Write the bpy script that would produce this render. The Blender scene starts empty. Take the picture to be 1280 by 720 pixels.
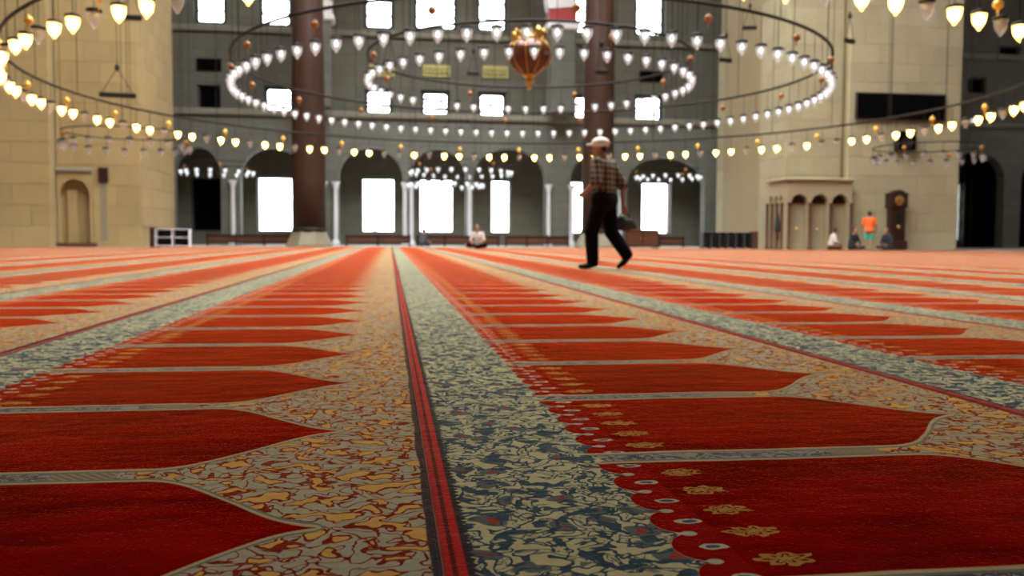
import bpy, bmesh, math, random
from mathutils import Vector, Matrix
random.seed(7)
PI = math.pi
S = bpy.context.scene
COL = S.collection

# ------------------------------------------------------------------ camera, sky, daylight, exposure
cam = bpy.data.cameras.new('camera'); cam.sensor_width = 36.0
cam.lens = 36.0 * 1100 / 1280; cam.clip_start = .05; cam.clip_end = 400
camo = bpy.data.objects.new('camera', cam); COL.objects.link(camo); S.camera = camo
yaw, pitch, roll = math.radians(7.9), math.atan(61.4 / 1100), math.radians(.3)
fw = Vector((math.sin(yaw)*math.cos(pitch), math.cos(yaw)*math.cos(pitch), -math.sin(pitch)))
r0 = Vector((math.cos(yaw), -math.sin(yaw), 0)); u0 = r0.cross(fw)
rr = r0*math.cos(roll) + u0*math.sin(roll); uu = u0*math.cos(roll) - r0*math.sin(roll)
M4 = Matrix((rr, uu, -fw)).transposed().to_4x4(); M4.translation = Vector((0, 0, .41))
camo.matrix_world = M4
cam.dof.use_dof = True; cam.dof.focus_distance = 1.5; cam.dof.aperture_fstop = 5.0; cam.dof.aperture_blades = 0

SKY = 9.0
w = bpy.data.worlds.new('daylight'); S.world = w; w.use_nodes = True
bg = w.node_tree.nodes['Background']; bg.inputs[0].default_value = (.95, .98, 1.0, 1); bg.inputs[1].default_value = SKY

DOME = (3.73, 23.7)                       # centre of the dome and of the great chandelier
ROOF = 24.0
def portal(name, loc, sx, sy, rot, ellipse=False):      # sampling aid for the openings the daylight comes through
    l = bpy.data.lights.new(name, 'AREA'); l.shape = 'ELLIPSE' if ellipse else 'RECTANGLE'
    l.size = sx; l.size_y = sy; l.cycles.is_portal = True
    o = bpy.data.objects.new(name, l); COL.objects.link(o); o.location = loc; o.rotation_euler = rot
portal('dome_opening', (DOME[0], DOME[1], ROOF+.3), 27, 27, (0, 0, 0), True)

S.view_settings.view_transform = 'Standard'; S.view_settings.look = 'None'
S.view_settings.gamma = 1; S.view_settings.use_curve_mapping = False
S.view_settings.exposure = 0.70
LAMP_WARM = 45.0; LAMP_WHITE = 3.2

# ------------------------------------------------------------------ node helper
class NT:
    def __init__(s, name):
        s.m = bpy.data.materials.new(name); s.m.use_nodes = True; s.t = s.m.node_tree
        s.t.nodes.clear(); s.out = s.t.nodes.new('ShaderNodeOutputMaterial')
    def n(s, ty, **k):
        nd = s.t.nodes.new(ty)
        for a, b in k.items(): setattr(nd, a, b)
        return nd
    def put(s, inp, v):
        if isinstance(v, X): s.t.links.new(v.k, inp)
        elif isinstance(v, bpy.types.NodeSocket): s.t.links.new(v, inp)
        else: inp.default_value = v
    def math(s, op, *a, clamp=False):
        nd = s.n('ShaderNodeMath', operation=op); nd.use_clamp = clamp
        for i, v in enumerate(a): s.put(nd.inputs[i], v)
        return X(s, nd.outputs[0])
    def coord(s, which='Object'): return s.n('ShaderNodeTexCoord').outputs[which]
    def sep(s, v):
        nd = s.n('ShaderNodeSeparateXYZ'); s.put(nd.inputs[0], v); return [X(s, o) for o in nd.outputs]
    def comb(s, x, y, z=0.0):
        nd = s.n('ShaderNodeCombineXYZ')
        for i, v in enumerate((x, y, z)): s.put(nd.inputs[i], v)
        return nd.outputs[0]
    def noise(s, vec, scale, detail=2.0, rough=.5, dist=0.0, color=False):
        nd = s.n('ShaderNodeTexNoise')
        s.put(nd.inputs['Vector'], vec); nd.inputs['Scale'].default_value = scale
        nd.inputs['Detail'].default_value = detail; nd.inputs['Roughness'].default_value = rough
        nd.inputs['Distortion'].default_value = dist
        return nd.outputs['Color'] if color else X(s, nd.outputs[0])
    def voro(s, vec, scale, rnd=1.0):
        nd = s.n('ShaderNodeTexVoronoi'); s.put(nd.inputs['Vector'], vec)
        nd.inputs['Scale'].default_value = scale; nd.inputs['Randomness'].default_value = rnd
        return X(s, nd.outputs['Distance'])
    def step(s, x, a, b):           # smooth 0..1 between a and b
        nd = s.n('ShaderNodeMapRange', interpolation_type='SMOOTHSTEP')
        s.put(nd.inputs[0], x); nd.inputs[1].default_value = a; nd.inputs[2].default_value = b
        nd.inputs[3].default_value = 0; nd.inputs[4].default_value = 1
        return X(s, nd.outputs[0])
    def mix(s, f, a, b):
        nd = s.n('ShaderNodeMix', data_type='RGBA'); s.put(nd.inputs[0], f)
        for i, v in ((6, a), (7, b)):
            s.put(nd.inputs[i], v if not isinstance(v, tuple) else (*v[:3], 1))
        return nd.outputs[2]
    def scale(s, c, f):             # colour times a scalar
        nd = s.n('ShaderNodeVectorMath', operation='SCALE'); s.put(nd.inputs[0], c); s.put(nd.inputs['Scale'], f)
        return nd.outputs[0]
    def bump(s, h, strength, dist):
        nd = s.n('ShaderNodeBump'); nd.inputs['Strength'].default_value = strength
        nd.inputs['Distance'].default_value = dist; s.put(nd.inputs['Height'], h); return nd.outputs[0]
    def bsdf(s, color, rough=.7, metal=0.0, normal=None, **kw):
        nd = s.n('ShaderNodeBsdfPrincipled')
        s.put(nd.inputs['Base Color'], color if not isinstance(color, tuple) else (*color[:3], 1))
        s.put(nd.inputs['Roughness'], rough); nd.inputs['Metallic'].default_value = metal
        if normal is not None: s.put(nd.inputs['Normal'], normal)
        for k, v in kw.items(): s.put(nd.inputs[k.replace('_', ' ')], v)
        s.t.links.new(nd.outputs[0], s.out.inputs[0]); return nd
class X:
    def __init__(s, t, k): s.t = t; s.k = k
    def __add__(s, o): return s.t.math('ADD', s, o)
    def __radd__(s, o): return s.t.math('ADD', o, s)
    def __sub__(s, o): return s.t.math('SUBTRACT', s, o)
    def __rsub__(s, o): return s.t.math('SUBTRACT', o, s)
    def __mul__(s, o): return s.t.math('MULTIPLY', s, o)
    __rmul__ = __mul__
    def __truediv__(s, o): return s.t.math('DIVIDE', s, o)
    def fract(s): return s.t.math('FRACT', s)
    def abs(s): return s.t.math('ABSOLUTE', s)
    def sqrt(s): return s.t.math('SQRT', s)
    def min(s, o): return s.t.math('MINIMUM', s, o)
    def max(s, o): return s.t.math('MAXIMUM', s, o)
    def cos(s): return s.t.math('COSINE', s)
    def sin(s): return s.t.math('SINE', s)
    def clamp(s): return s.t.math('ADD', s, 0.0, clamp=True)

# ------------------------------------------------------------------ materials
MAT = {}
def simple(name, col, rough=.7, metal=0.0, var=.12, vs=6.0, bump=0.0, **kw):
    t = NT(name); P = t.coord()
    n = t.noise(P, vs, 3)
    rnd = X(t, t.n('ShaderNodeObjectInfo').outputs['Random'])
    c = t.scale(col if not isinstance(col, tuple) else (*col[:3],), (1-var) + n*(2*var) + (rnd-.5)*var)
    t.bsdf(c, rough, metal, t.bump(n, bump, .02) if bump else None, **kw)
    MAT[name] = t.m; return t.m
def stone(name, col, joint=None, bw=1.2, bh=.6, axis='xz', stain=.25):
    t = NT(name); P = t.coord(); x, y, z = t.sep(P)
    rnd = X(t, t.n('ShaderNodeObjectInfo').outputs['Random'])
    loc = t.n('ShaderNodeObjectInfo').outputs['Location']
    v = t.n('ShaderNodeVectorMath', operation='ADD'); t.put(v.inputs[0], P); t.put(v.inputs[1], loc)
    n1 = t.noise(v.outputs[0], .6, 4, .6); n2 = t.noise(v.outputs[0], 9, 3)
    f = (1-stain*.9) + n1*(stain*1.3) + (n2-.5)*.12 + (rnd-.5)*.14
    c = t.scale(col, f)
    h = n2
    if joint:
        br = t.n('ShaderNodeTexBrick')
        t.put(br.inputs['Vector'], t.comb(x if axis[0] == 'x' else y, z))
        br.inputs['Scale'].default_value = 1; br.inputs['Mortar Size'].default_value = .012
        br.inputs['Brick Width'].default_value = bw; br.inputs['Row Height'].default_value = bh
        br.inputs['Color1'].default_value = (1, 1, 1, 1); br.inputs['Color2'].default_value = (.86, .86, .86, 1)
        br.inputs['Mortar'].default_value = (.55, .55, .55, 1)
        mm = t.n('ShaderNodeMix', data_type='RGBA', blend_type='MULTIPLY'); mm.inputs[0].default_value = 1
        t.put(mm.inputs[6], c); t.put(mm.inputs[7], br.outputs[0]); c = mm.outputs[2]
        h = n2*.3 - X(t, br.outputs['Fac'])
    t.bsdf(c, .75, 0, t.bump(h, .4, .02)); MAT[name] = t.m; return t.m
def emit(name, col, st):
    t = NT(name); e = t.n('ShaderNodeEmission'); e.inputs[0].default_value = (*col, 1); e.inputs[1].default_value = st
    t.t.links.new(e.outputs[0], t.out.inputs[0]); MAT[name] = t.m; return t.m
def glassy(name, col, transp=.55, gloss=.12, rough=.15):
    t = NT(name)
    tr = t.n('ShaderNodeBsdfTransparent'); tr.inputs[0].default_value = (*col, 1)
    tl = t.n('ShaderNodeBsdfTranslucent'); tl.inputs[0].default_value = (*col, 1)
    df = t.n('ShaderNodeBsdfDiffuse'); df.inputs[0].default_value = (*col, 1)
    gl = t.n('ShaderNodeBsdfGlossy'); gl.inputs['Roughness'].default_value = rough
    def mx(f, a, b):
        m = t.n('ShaderNodeMixShader'); m.inputs[0].default_value = f
        t.t.links.new(a.outputs[0], m.inputs[1]); t.t.links.new(b.outputs[0], m.inputs[2]); return m
    o = mx(gloss, mx(transp, mx(.5, tl, df), tr), gl)
    t.t.links.new(o.outputs[0], t.out.inputs[0]); MAT[name] = t.m; return t.m

stone('stone_pier_left', (.335, .235, .095)); stone('stone_pier_right', (.355, .30, .175))
stone('pier_core', (.29, .22, .11))
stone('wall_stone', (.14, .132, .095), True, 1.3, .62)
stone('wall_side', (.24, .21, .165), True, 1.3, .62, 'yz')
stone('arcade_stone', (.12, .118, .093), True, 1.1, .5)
stone('marble_floor', (.5, .47, .42), stain=.1)
stone('trim_stone', (.19, .175, .13)); stone('fountain_stone', (.34, .27, .155))
simple('plaster', (.5, .47, .42)); simple('granite', (.036, .016, .010), .6, var=.2, vs=14, Specular_IOR_Level=.15)
simple('marble', (.62, .62, .62), .25, var=.08); simple('column_base', (.20, .165, .10), .6)
simple('red_stone', (.33, .035, .03), .7); simple('white_stone', (.62, .6, .58), .6)
simple('dark_wood', (.030, .011, .007), .5, vs=10, Specular_IOR_Level=.2); simple('brown_wood', (.085, .032, .015), .5, vs=10, Specular_IOR_Level=.25)
simple('iron', (.016, .012, .008), .6, Specular_IOR_Level=.2); simple('brass', (.55, .30, .07), .3, .85)
simple('lead_frame', (.035, .035, .035), .7); simple('black_panel', (.003, .003, .003), .9, var=.02, Specular_IOR_Level=0.0)
simple('screen_frame', (.02, .007, .006), .5); simple('gold_panel', (.42, .36, .10), .5, .1)
simple('ink', (.05, .05, .015), .7); simple('amber', (.34, .13, .02), .4, var=.1); simple('amber_gilt', (.80, .46, .06), .35, .2, var=.1)
simple('amber_glass', (.085, .022, .006), .25, .3, var=.2, vs=3); simple('dark_void', (.003, .003, .004), .9, Specular_IOR_Level=0.0)
simple('white_paint', (.75, .75, .78), .4, var=.04); simple('shoe_black', (.007, .007, .007), .6, Specular_IOR_Level=.2)
simple('rack_grey', (.06, .06, .065), .5); simple('leaf', (.03, .09, .035), .6)
emit('bulb_warm', (1.0, .66, .24), LAMP_WARM); emit('bulb_white', (.96, .98, 1.0), LAMP_WHITE)
glassy('jar_warm', (1.0, .88, .55), .5, .06); glassy('jar_clear', (.95, .97, .98), .55, .16, .08)
glassy('jar_off', (.93, .92, .95), .80, .10, .1); glassy('pane', (.97, .99, 1.0), .92, .06, .05)

# ------------------------------------------------------------------ mesh helpers
class MB:
    def __init__(s): s.v = []; s.f = []
    def add(s, vs, fs):
        b = len(s.v); s.v += [tuple(v) for v in vs]; s.f += [tuple(i+b for i in f) for f in fs]; return s
    def box(s, x0, x1, y0, y1, z0, z1):
        return s.add([(x0,y0,z0),(x1,y0,z0),(x1,y1,z0),(x0,y1,z0),(x0,y0,z1),(x1,y0,z1),(x1,y1,z1),(x0,y1,z1)],
                     [(0,3,2,1),(4,5,6,7),(0,1,5,4),(1,2,6,5),(2,3,7,6),(3,0,4,7)])
    def bbox(s, x0, x1, y0, y1, z0, z1, b=.02):          # box with chamfered edges
        bm = bmesh.new(); bmesh.ops.create_cube(bm, size=1)
        for v in bm.verts:
            v.co = Vector(((x0+x1)/2 + v.co.x*(x1-x0), (y0+y1)/2 + v.co.y*(y1-y0), (z0+z1)/2 + v.co.z*(z1-z0)))
        bmesh.ops.bevel(bm, geom=bm.edges[:], offset=b, segments=1, affect='EDGES')
        bm.verts.index_update(); s.add([v.co for v in bm.verts], [[v.index for v in f.verts] for f in bm.faces]); bm.free(); return s
    def lathe(s, prof, n=16, c=(0, 0, 0), caps=True):
        vs = []; fs = []
        for r, z in prof:
            for k in range(n):
                a = 2*PI*k/n; vs.append((c[0]+r*math.cos(a), c[1]+r*math.sin(a), c[2]+z))
        m = len(prof)
        for i in range(m-1):
            for k in range(n):
                k2 = (k+1) % n; fs.append((i*n+k, i*n+k2, (i+1)*n+k2, (i+1)*n+k))
        if caps:
            fs.append(tuple(range(n-1, -1, -1))); fs.append(tuple((m-1)*n+k for k in range(n)))
        return s.add(vs, fs)
    def tube(s, pts, r, n=8, closed=False):
        P = [Vector(p) for p in pts]; m = len(P); vs = []; fs = []
        rs = r if isinstance(r, (list, tuple)) else [r]*m
        for i, p in enumerate(P):
            a = P[(i-1) % m] if (closed or i > 0) else p; b = P[(i+1) % m] if (closed or i < m-1) else p
            d = (b-a).normalized(); up = Vector((0, 0, 1)) if abs(d.z) < .95 else Vector((1, 0, 0))
            e1 = d.cross(up).normalized(); e2 = d.cross(e1)
            for k in range(n):
                t = 2*PI*k/n; vs.append(p + (e1*math.cos(t) + e2*math.sin(t))*rs[i])
        for i in range(m if closed else m-1):
            j = (i+1) % m
            for k in range(n):
                k2 = (k+1) % n; fs.append((i*n+k, i*n+k2, j*n+k2, j*n+k))
        if not closed:
            fs.append(tuple(range(n-1, -1, -1))); fs.append(tuple((m-1)*n+k for k in range(n)))
        return s.add(vs, fs)
    def ring(s, c, R, r, seg=160, n=6):
        return s.tube([(c[0]+R*math.cos(2*PI*k/seg), c[1]+R*math.sin(2*PI*k/seg), c[2]) for k in range(seg)], r, n, True)
    def prism(s, outline, y0, y1):                       # outline in x,z, extruded in y
        n = len(outline); vs = [(x, y0, z) for x, z in outline] + [(x, y1, z) for x, z in outline]
        fs = [tuple(range(n)), tuple(range(2*n-1, n-1, -1))] + [(i, i+n, (i+1) % n+n, (i+1) % n) for i in range(n)]
        return s.add(vs, fs)
    def arcwall(s, x0, x1, z0, z1, y0, y1, ops, n=14):   # wall with arched openings ops = (xa, xb, zspring, rise, zsill)
        cuts = []; cur = x0
        for xa, xb, zs, rise, sill in sorted(ops):
            if xa > cur: s.box(cur, xa, y0, y1, z0, z1)
            if sill > z0: s.box(xa, xb, y0, y1, z0, sill)
            c, h = (xa+xb)/2, (xb-xa)/2
            top = lambda x: zs + rise*math.sqrt(max(0, 1-((x-c)/h)**2))**.9
            xs = [c - h*math.cos(PI*k/n) for k in range(n+1)]
            for a, b in zip(xs, xs[1:]):
                A, B = top(a), top(b)
                s.add([(a,y0,A),(b,y0,B),(b,y0,z1),(a,y0,z1),(a,y1,A),(b,y1,B),(b,y1,z1),(a,y1,z1)],
                      [(0,1,2,3),(7,6,5,4),(0,4,5,1),(3,2,6,7)])
            cur = xb
        if cur < x1: s.box(cur, x1, y0, y1, z0, z1)
        return s
    def rectwall(s, x0, x1, z0, z1, y0, y1, ops):        # wall (faces y) with rectangular openings (xa, xb, za, zb)
        xs = sorted({x0, x1, *[o[0] for o in ops], *[o[1] for o in ops]})
        for a, b in zip(xs, xs[1:]):
            m = (a+b)/2; cur = z0
            for o in sorted([o for o in ops if o[0] <= m <= o[1]], key=lambda o: o[2]):
                s.box(a, b, y0, y1, cur, o[2]); cur = o[3]
            s.box(a, b, y0, y1, cur, z1)
        return s
    def mesh(s, name, smooth=False):
        me = bpy.data.meshes.new(name); me.from_pydata(s.v, [], s.f); me.update()
        bm = bmesh.new(); bm.from_mesh(me); bmesh.ops.recalc_face_normals(bm, faces=bm.faces[:]); bm.to_mesh(me); bm.free()
        if smooth:
            me.shade_smooth() if hasattr(me, 'shade_smooth') else me.polygons.foreach_set('use_smooth', [True]*len(me.polygons))
        return me
def link(name, me, mat=None, parent=None, loc=(0, 0, 0), rot=(0, 0, 0), sc=None):
    o = bpy.data.objects.new(name, me); COL.objects.link(o)
    if mat and me and not me.materials: me.materials.append(MAT[mat])
    o.location = loc; o.rotation_euler = rot
    if sc: o.scale = sc
    if parent: o.parent = parent
    return o
def obj(name, mb, mat, parent=None, loc=(0, 0, 0), smooth=False, rot=(0, 0, 0)):
    return link(name, mb.mesh(name, smooth), mat, parent, loc, rot)
def tag(o, label, cat=None, group=None, kind=None):
    o['label'] = label
    if cat: o['category'] = cat
    if group: o['group'] = group
    if kind: o['kind'] = kind
    return o
def thing(name, loc, label, cat, group=None, rz=0):
    o = bpy.data.objects.new(name, None); COL.objects.link(o); o.location = loc; o.rotation_euler = (0, 0, rz)
    return tag(o, label, cat, group)
def struct(name, mb, mat, label, parent=None):
    o = obj(name, mb, mat, parent); o['kind'] = 'structure'; o['label'] = label; return o

# ------------------------------------------------------------------ carpet material
def carpet_material():
    t = NT('prayer_carpet'); P = t.coord(); u0, v0, _ = t.sep(P)
    rnd = X(t, t.n('ShaderNodeObjectInfo').outputs['Random'])
    off = rnd*37.0
    Q = t.comb(u0, v0, off)
    wu, wv, _ = t.sep(t.noise(Q, 5, 2, color=True))
    u = u0 + (wu-.5)*.012; v = v0 + (wv-.5)*.02 + (rnd-.5)*.03
    PER = .607
    vv = ((v-1.525)/PER).fract()
    db = vv.min(1.0-vv)*PER                       # distance from the middle of a border band
    dn = PER/2 - db                               # distance from the niche axis
    tt = ((u-.90)/.32).clamp()
    hw = ((tt*PI).cos()*.5+.5)*.264 - t.step(u, 1.20, 1.23)*.03
    edge = dn - hw                                # < 0 inside the niche
    s = (v/(PER/6)).fract(); sc = s*2.0-1.0
    lobe = (1.0-sc*sc).max(0.0).sqrt()
    left = .338 - lobe*.040                       # scalloped start of the red field
    in_field = t.step(edge, .003, -.003)*t.step(u-left, -.002, .002)*t.step(u, 1.232, 1.226)
    in_stripe = t.step(u-left, .002, -.002)
    # warped coordinates for the ornament
    n_c = t.n('ShaderNodeVectorMath', operation='MULTIPLY_ADD')
    t.put(n_c.inputs[0], t.noise(Q, 16, 1.0, color=True)); n_c.inputs[1].default_value = (.06, .06, 0); t.put(n_c.inputs[2], Q)
    W = n_c.outputs[0]
    n_d = t.n('ShaderNodeVectorMath', operation='MULTIPLY_ADD')
    t.put(n_d.inputs[0], t.noise(Q, 42, 1.0, color=True)); n_d.inputs[1].default_value = (.02, .02, 0); t.put(n_d.inputs[2], W)
    W2 = n_d.outputs[0]
    # blue leafwork on cream
    a1 = t.noise(W, 36, 1.0); a2 = t.noise(W2, 27, .6); a3 = t.noise(W2, 70, 1.0)
    strand = t.step((a1-.5).abs(), .046, .034)
    leaf = t.step(a2, .60, .612)
    curl = t.step((a3-.5).abs(), .045, .03)*t.step(a1, .5, .53)
    vf = t.voro(W, 15)
    ringm = t.step(vf, .34, .30); core = t.step(vf, .15, .12)
    blue = strand.max(leaf).max(curl*.8).max(ringm*.85)
    bluec = t.mix(a3, (.010, .028, .050), (.045, .085, .11))
    cream = t.mix(t.noise(Q, 70, 2), (.42, .37, .18), (.58, .52, .28))
    c_stripe = t.mix(core, t.mix(blue, cream, bluec), (.33, .035, .025))
    # red band, dark serrated edges at the seam
    teeth = ((v*55.0).fract()-.5).abs()*.016
    band = t.step(u0, .030, .027)
    dark = t.step(u0 - teeth, .038, .034)
    c_stripe = t.mix(dark, c_stripe, (.035, .022, .025))
    bandc = t.mix(t.step((u0-.014).abs(), .002, .0045), (.10, .008, .008), t.mix(t.noise(Q, 60, 2), (.36, .012, .010), (.52, .025, .018)))
    c_stripe = t.mix(band, c_stripe, bandc)
    # spandrels: red outlined yellow leaves on grey
    b1 = t.noise(W2, 29, .8); b2 = t.noise(W, 38, .6)
    yl = t.step(b1, .59, .597); rl = t.step((b1-.56).abs(), .042, .030).max(t.step((b2-.5).abs(), .034, .022)*t.step(b1, .53, .51))
    greyc = t.mix(t.noise(Q, 60, 2), (.29, .285, .19), (.42, .40, .27))
    c_sp = t.mix(yl, greyc, t.mix(a3, (.55, .27, .05), (.65, .42, .12)))
    c_sp = t.mix(rl, c_sp, (.19, .010, .008))
    hatch = t.step(((u*1.0+v*1.0)*60.0).fract(), .35, .55)
    c_h = t.mix(hatch, (.34, .25, .12), (.13, .15, .12))
    c_bl = t.mix(strand.max(leaf).max(curl), t.mix(a3, (.19, .21, .19), (.33, .33, .27)), (.05, .08, .10))
    c_sp = t.mix(t.step(u, .86, .85), c_sp, c_h)
    c_sp = t.mix(t.step(u, .755, .745), c_sp, c_bl)
    c_sp = t.mix(t.step(u, 1.351, 1.354), c_sp, (.03, .035, .045))
    ol = edge
    c_sp = t.mix(t.step(ol, .021, .018), c_sp, (.16, .17, .13))
    c_sp = t.mix(t.step(ol, .012, .009), c_sp, (.42, .36, .19))
    # red field with a row of buds along the scallops
    n_f = t.noise(t.comb(u0*1.6, v0*4.5, off), 2.6, 3, .55); n_g = t.noise(Q, 180, 2)
    red = t.scale(t.mix(t.step(n_f, .28, .72), (.12, .0012, .001), (.26, .0025, .002)), n_g*.4+.8)
    red = t.mix(t.step(u, .376, .370), red, (.24, .005, .004))
    du = u-.352; dv = sc*(PER/12)
    e1 = (du*du/(.020**2)+dv*dv/(.011**2)).sqrt() + (a3-.5)*.8
    red = t.mix(t.step(e1, 1.0, .9), red, (.45, .42, .28)); red = t.mix(t.step(e1, .6, .5), red, (.05, .08, .11))
    s2 = (s+.5).fract()*2.0-1.0; dv2 = s2*(PER/12); du2 = u-.425
    th = t.math('ARCTAN2', dv2/.022, du2/.036)
    e2 = (du2*du2/(.036**2)+dv2*dv2/(.022**2)).sqrt() + (th*7.0).cos()*.14 + (a3-.5)*1.0
    red = t.mix(t.step(e2, .95, .88).min(t.step((e2-.52).abs(), .06, .12)), red, (.38, .22, .055))
    du3 = u-.335; e3 = (du3*du3/(.012**2)+dv2*dv2/(.010**2)).sqrt()
    red = t.mix(t.step(e3, 1.0, .8), red, (.40, .38, .28))
    c = t.mix(in_field, c_sp, red); c = t.mix(in_stripe, c, c_stripe)
    seam = t.step(((u0-.683).abs()-.683).abs(), .004, .002)
    pile = n_g*.4 + n_f*1.2 + t.noise(Q, 22, 2)*.4 - in_field*.2
    nrm = t.bump(pile, .3, .012)
    sheen = t.mix(in_field, (1.0, .46, .13), (1.0, .17, .015))
    sheen = t.mix(in_stripe, sheen, (.66, .68, .54))
    pb = t.bsdf(c, .95, 0, nrm, Sheen_Weight=.5-in_field*.5, Sheen_Roughness=.26, Sheen_Tint=sheen, Specular_IOR_Level=0.0, IOR=1.0)
    sb = t.n('ShaderNodeBsdfSheen'); t.put(sb.inputs['Color'], t.mix(in_stripe, t.mix(in_field, (.60, .26, .08), (2.7, .68, .14)), (.12, .10, .06)))
    sb.inputs['Roughness'].default_value = .15; t.put(sb.inputs['Normal'], nrm)      # deep velvet pile
    ad = t.n('ShaderNodeAddShader'); t.t.links.new(pb.outputs[0], ad.inputs[0]); t.t.links.new(sb.outputs[0], ad.inputs[1])
    t.t.links.new(ad.outputs[0], t.out.inputs[0])
    MAT['carpet'] = t.m
carpet_material()

# ================================================================== THE SETTING
struct('floor', MB().box(-40, 48, -4, 54, -.3, 0), 'marble_floor', 'pale stone floor showing beyond the red carpet')
# carpet runners, side by side with their seams running towards the far windows
PITCH = 1.366
cm = {}
for nm, y1 in (('long', 40.6), ('short', 35.4)):
    m = MB(); ys = [-1.0 + k*(y1+1.0)/60 for k in range(61)]
    sec = [(.001, 0), (.001, .010), (.005, .013), (PITCH-.005, .013), (PITCH-.001, .010), (PITCH-.001, 0)]
    vs = [(x, y, z) for y in ys for x, z in sec]; fs = []
    for i in range(60):
        for k in range(5): fs.append((i*6+k, i*6+k+1, i*6+6+k+1, i*6+6+k))
    fs += [(0, 1, 2, 3, 4, 5), tuple(360+k for k in range(5, -1, -1))]
    m.add(vs, fs); cm[nm] = m.mesh('carpet_runner'); cm[nm].materials.append(MAT['carpet'])
for k in range(-15, 31):
    x = .062 + PITCH*k
    long_ = -9.6 < x and x+PITCH < 16.8
    o = link('carpet_runner', cm['long' if long_ else 'short'], None, None, (x, 0, .002))
    tag(o, 'red prayer carpet runner with pointed niches and a cream and blue floral stripe', 'carpet', 'carpet runners laid side by side')

# far wall with three rows of windows
LOW = [(-7.66, -5.64, .75, 3.95), (-1.65, .31, .75, 3.95), (1.74, 3.79, .75, 3.95), (6.05, 7.24, .75, 3.95), (10.95, 12.9, .75, 3.95), (15.45, 17.29, .75, 3.95)]
MID = [(-7.11, -5.68, 7.5, 9.1), (-1.33, .06, 7.5, 9.1), (1.97, 3.45, 7.5, 9.1), (5.36, 6.86, 7.5, 9.1), (11.2, 12.7, 7.5, 9.1), (15.02, 16.62, 7.55, 9.2)]
TOP = [(-10.92, -9.39, 12.72, 15.9), (-7.33, -5.72, 12.72, 15.9), (-1.38, .15, 12.78, 15.9), (1.55, 3.87, 12.85, 15.9), (5.29, 6.89, 12.87, 15.9), (11.2, 12.8, 12.95, 15.9), (14.99, 16.64, 12.95, 15.9)]
GROW = .13
MID = [(a-GROW, b+GROW, c-GROW, d+GROW) for a, b, c, d in MID]; TOP = [(a-GROW, b+GROW, c-GROW, d) for a, b, c, d in TOP]
BLIND = [(-10.9, -9.63, 7.55, 9.15), (-11.33, -9.68, .75, 3.85), (37.06, 38.33, 10.0, 11.0), (39.24, 40.7, 12.1, 13.1)]
RIGHT = [(37.3, 38.0, 7.6, 8.5), (36.6, 37.05, .4, 4.2)]
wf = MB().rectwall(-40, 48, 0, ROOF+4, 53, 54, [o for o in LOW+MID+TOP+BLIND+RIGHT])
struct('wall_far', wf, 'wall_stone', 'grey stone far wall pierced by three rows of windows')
def scallop_frame(x0, x1, z0, z1, wdt, r):
    def side(a, b, n):
        pts = []
        d = ((b[0]-a[0])/n, (b[1]-a[1])/n); L = math.hypot(*d); nx, nz = -d[1]/L, d[0]/L
        for i in range(n):
            for q in range(6):
                f = q/6; h = math.sin(PI*f)*r
                pts.append((a[0]+d[0]*(i+f)-nx*h, a[1]+d[1]*(i+f)-nz*h))
        return pts
    ax, bx, az, bz = x0+wdt, x1-wdt, z0+wdt, z1-wdt
    nx, nz = max(3, round((bx-ax)/.26)), max(3, round((bz-az)/.26))
    inner = side((ax, az), (bx, az), nx)+side((bx, az), (bx, bz), nz)+side((bx, bz), (ax, bz), nx)+side((ax, bz), (ax, az), nz)
    cx, cz = (x0+x1)/2, (z0+z1)/2; outer = []
    for x, z in inner:
        tx = (x-cx)/((x1-x0)/2); tz = (z-cz)/((z1-z0)/2); m = max(abs(tx), abs(tz))
        outer.append((cx+(x-cx)/m, cz+(z-cz)/m))
    n = len(inner); vs = [(x, y, z) for y in (53.30, 53.42) for x, z in inner] + [(x, y, z) for y in (53.30, 53.42) for x, z in outer]
    fs = []
    for i in range(n):
        j = (i+1) % n
        fs += [(i, j, 2*n+j, 2*n+i), (n+i, 3*n+i, 3*n+j, n+j), (i, n+i, n+j, j)]
    return MB().add(vs, fs)
wn = 0
def window(o, style, label):
    global wn; wn += 1
    x0, x1, z0, z1 = o
    if style == 'scallop': fr = scallop_frame(x0, x1, z0, z1, .25, .055)
    else:
        fr = MB(); d = .08
        fr.box(x0, x0+d, 53.28, 53.42, z0, z1).box(x1-d, x1, 53.28, 53.42, z0, z1).box(x0+d, x1-d, 53.28, 53.42, z0, z0+d).box(x0+d, x1-d, 53.28, 53.42, z1-d, z1)
    f = obj('window_%d' % wn, fr, 'lead_frame'); f['kind'] = 'structure'; f['label'] = label
    blind = style == 'blind'
    zs = [z0+.06, z1-.06] if style == 'low' or blind else [z0+.06] + [q for q in (z0+.84, z0+1.7, z0+2.5) if q < z1-.3] + [z1-.06]
    for a, b in zip(zs, zs[1:]):
        obj('pane', MB().box(x0+.05, x1-.05, 53.34, 53.36, a+.01, b-.01), 'dark_void' if blind else 'pane', f)
    for q in zs[1:-1]: obj('glazing_bar', MB().box(x0+.05, x1-.05, 53.31, 53.40, q-.045, q+.045), 'lead_frame', f)
    if style != 'blind':
        obj('window_sill', MB().bbox(x0-.06, x1+.06, 52.93, 53.25, z0-.10, z0, .02), 'trim_stone', f)
for i, o in enumerate(LOW): window(o, 'low', 'tall daylit lower window in the far wall')
for i, o in enumerate(MID): window(o, 'scallop', 'small daylit window above the gallery ledge')
for i, o in enumerate(TOP): window(o, 'scallop', 'daylit upper window with scalloped glazing')
for i, o in enumerate(BLIND): window(o, 'blind', 'dark shuttered window in the far wall')
for i, o in enumerate(RIGHT): window(o, 'low', 'narrow daylit window beyond the clock pier')
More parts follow.
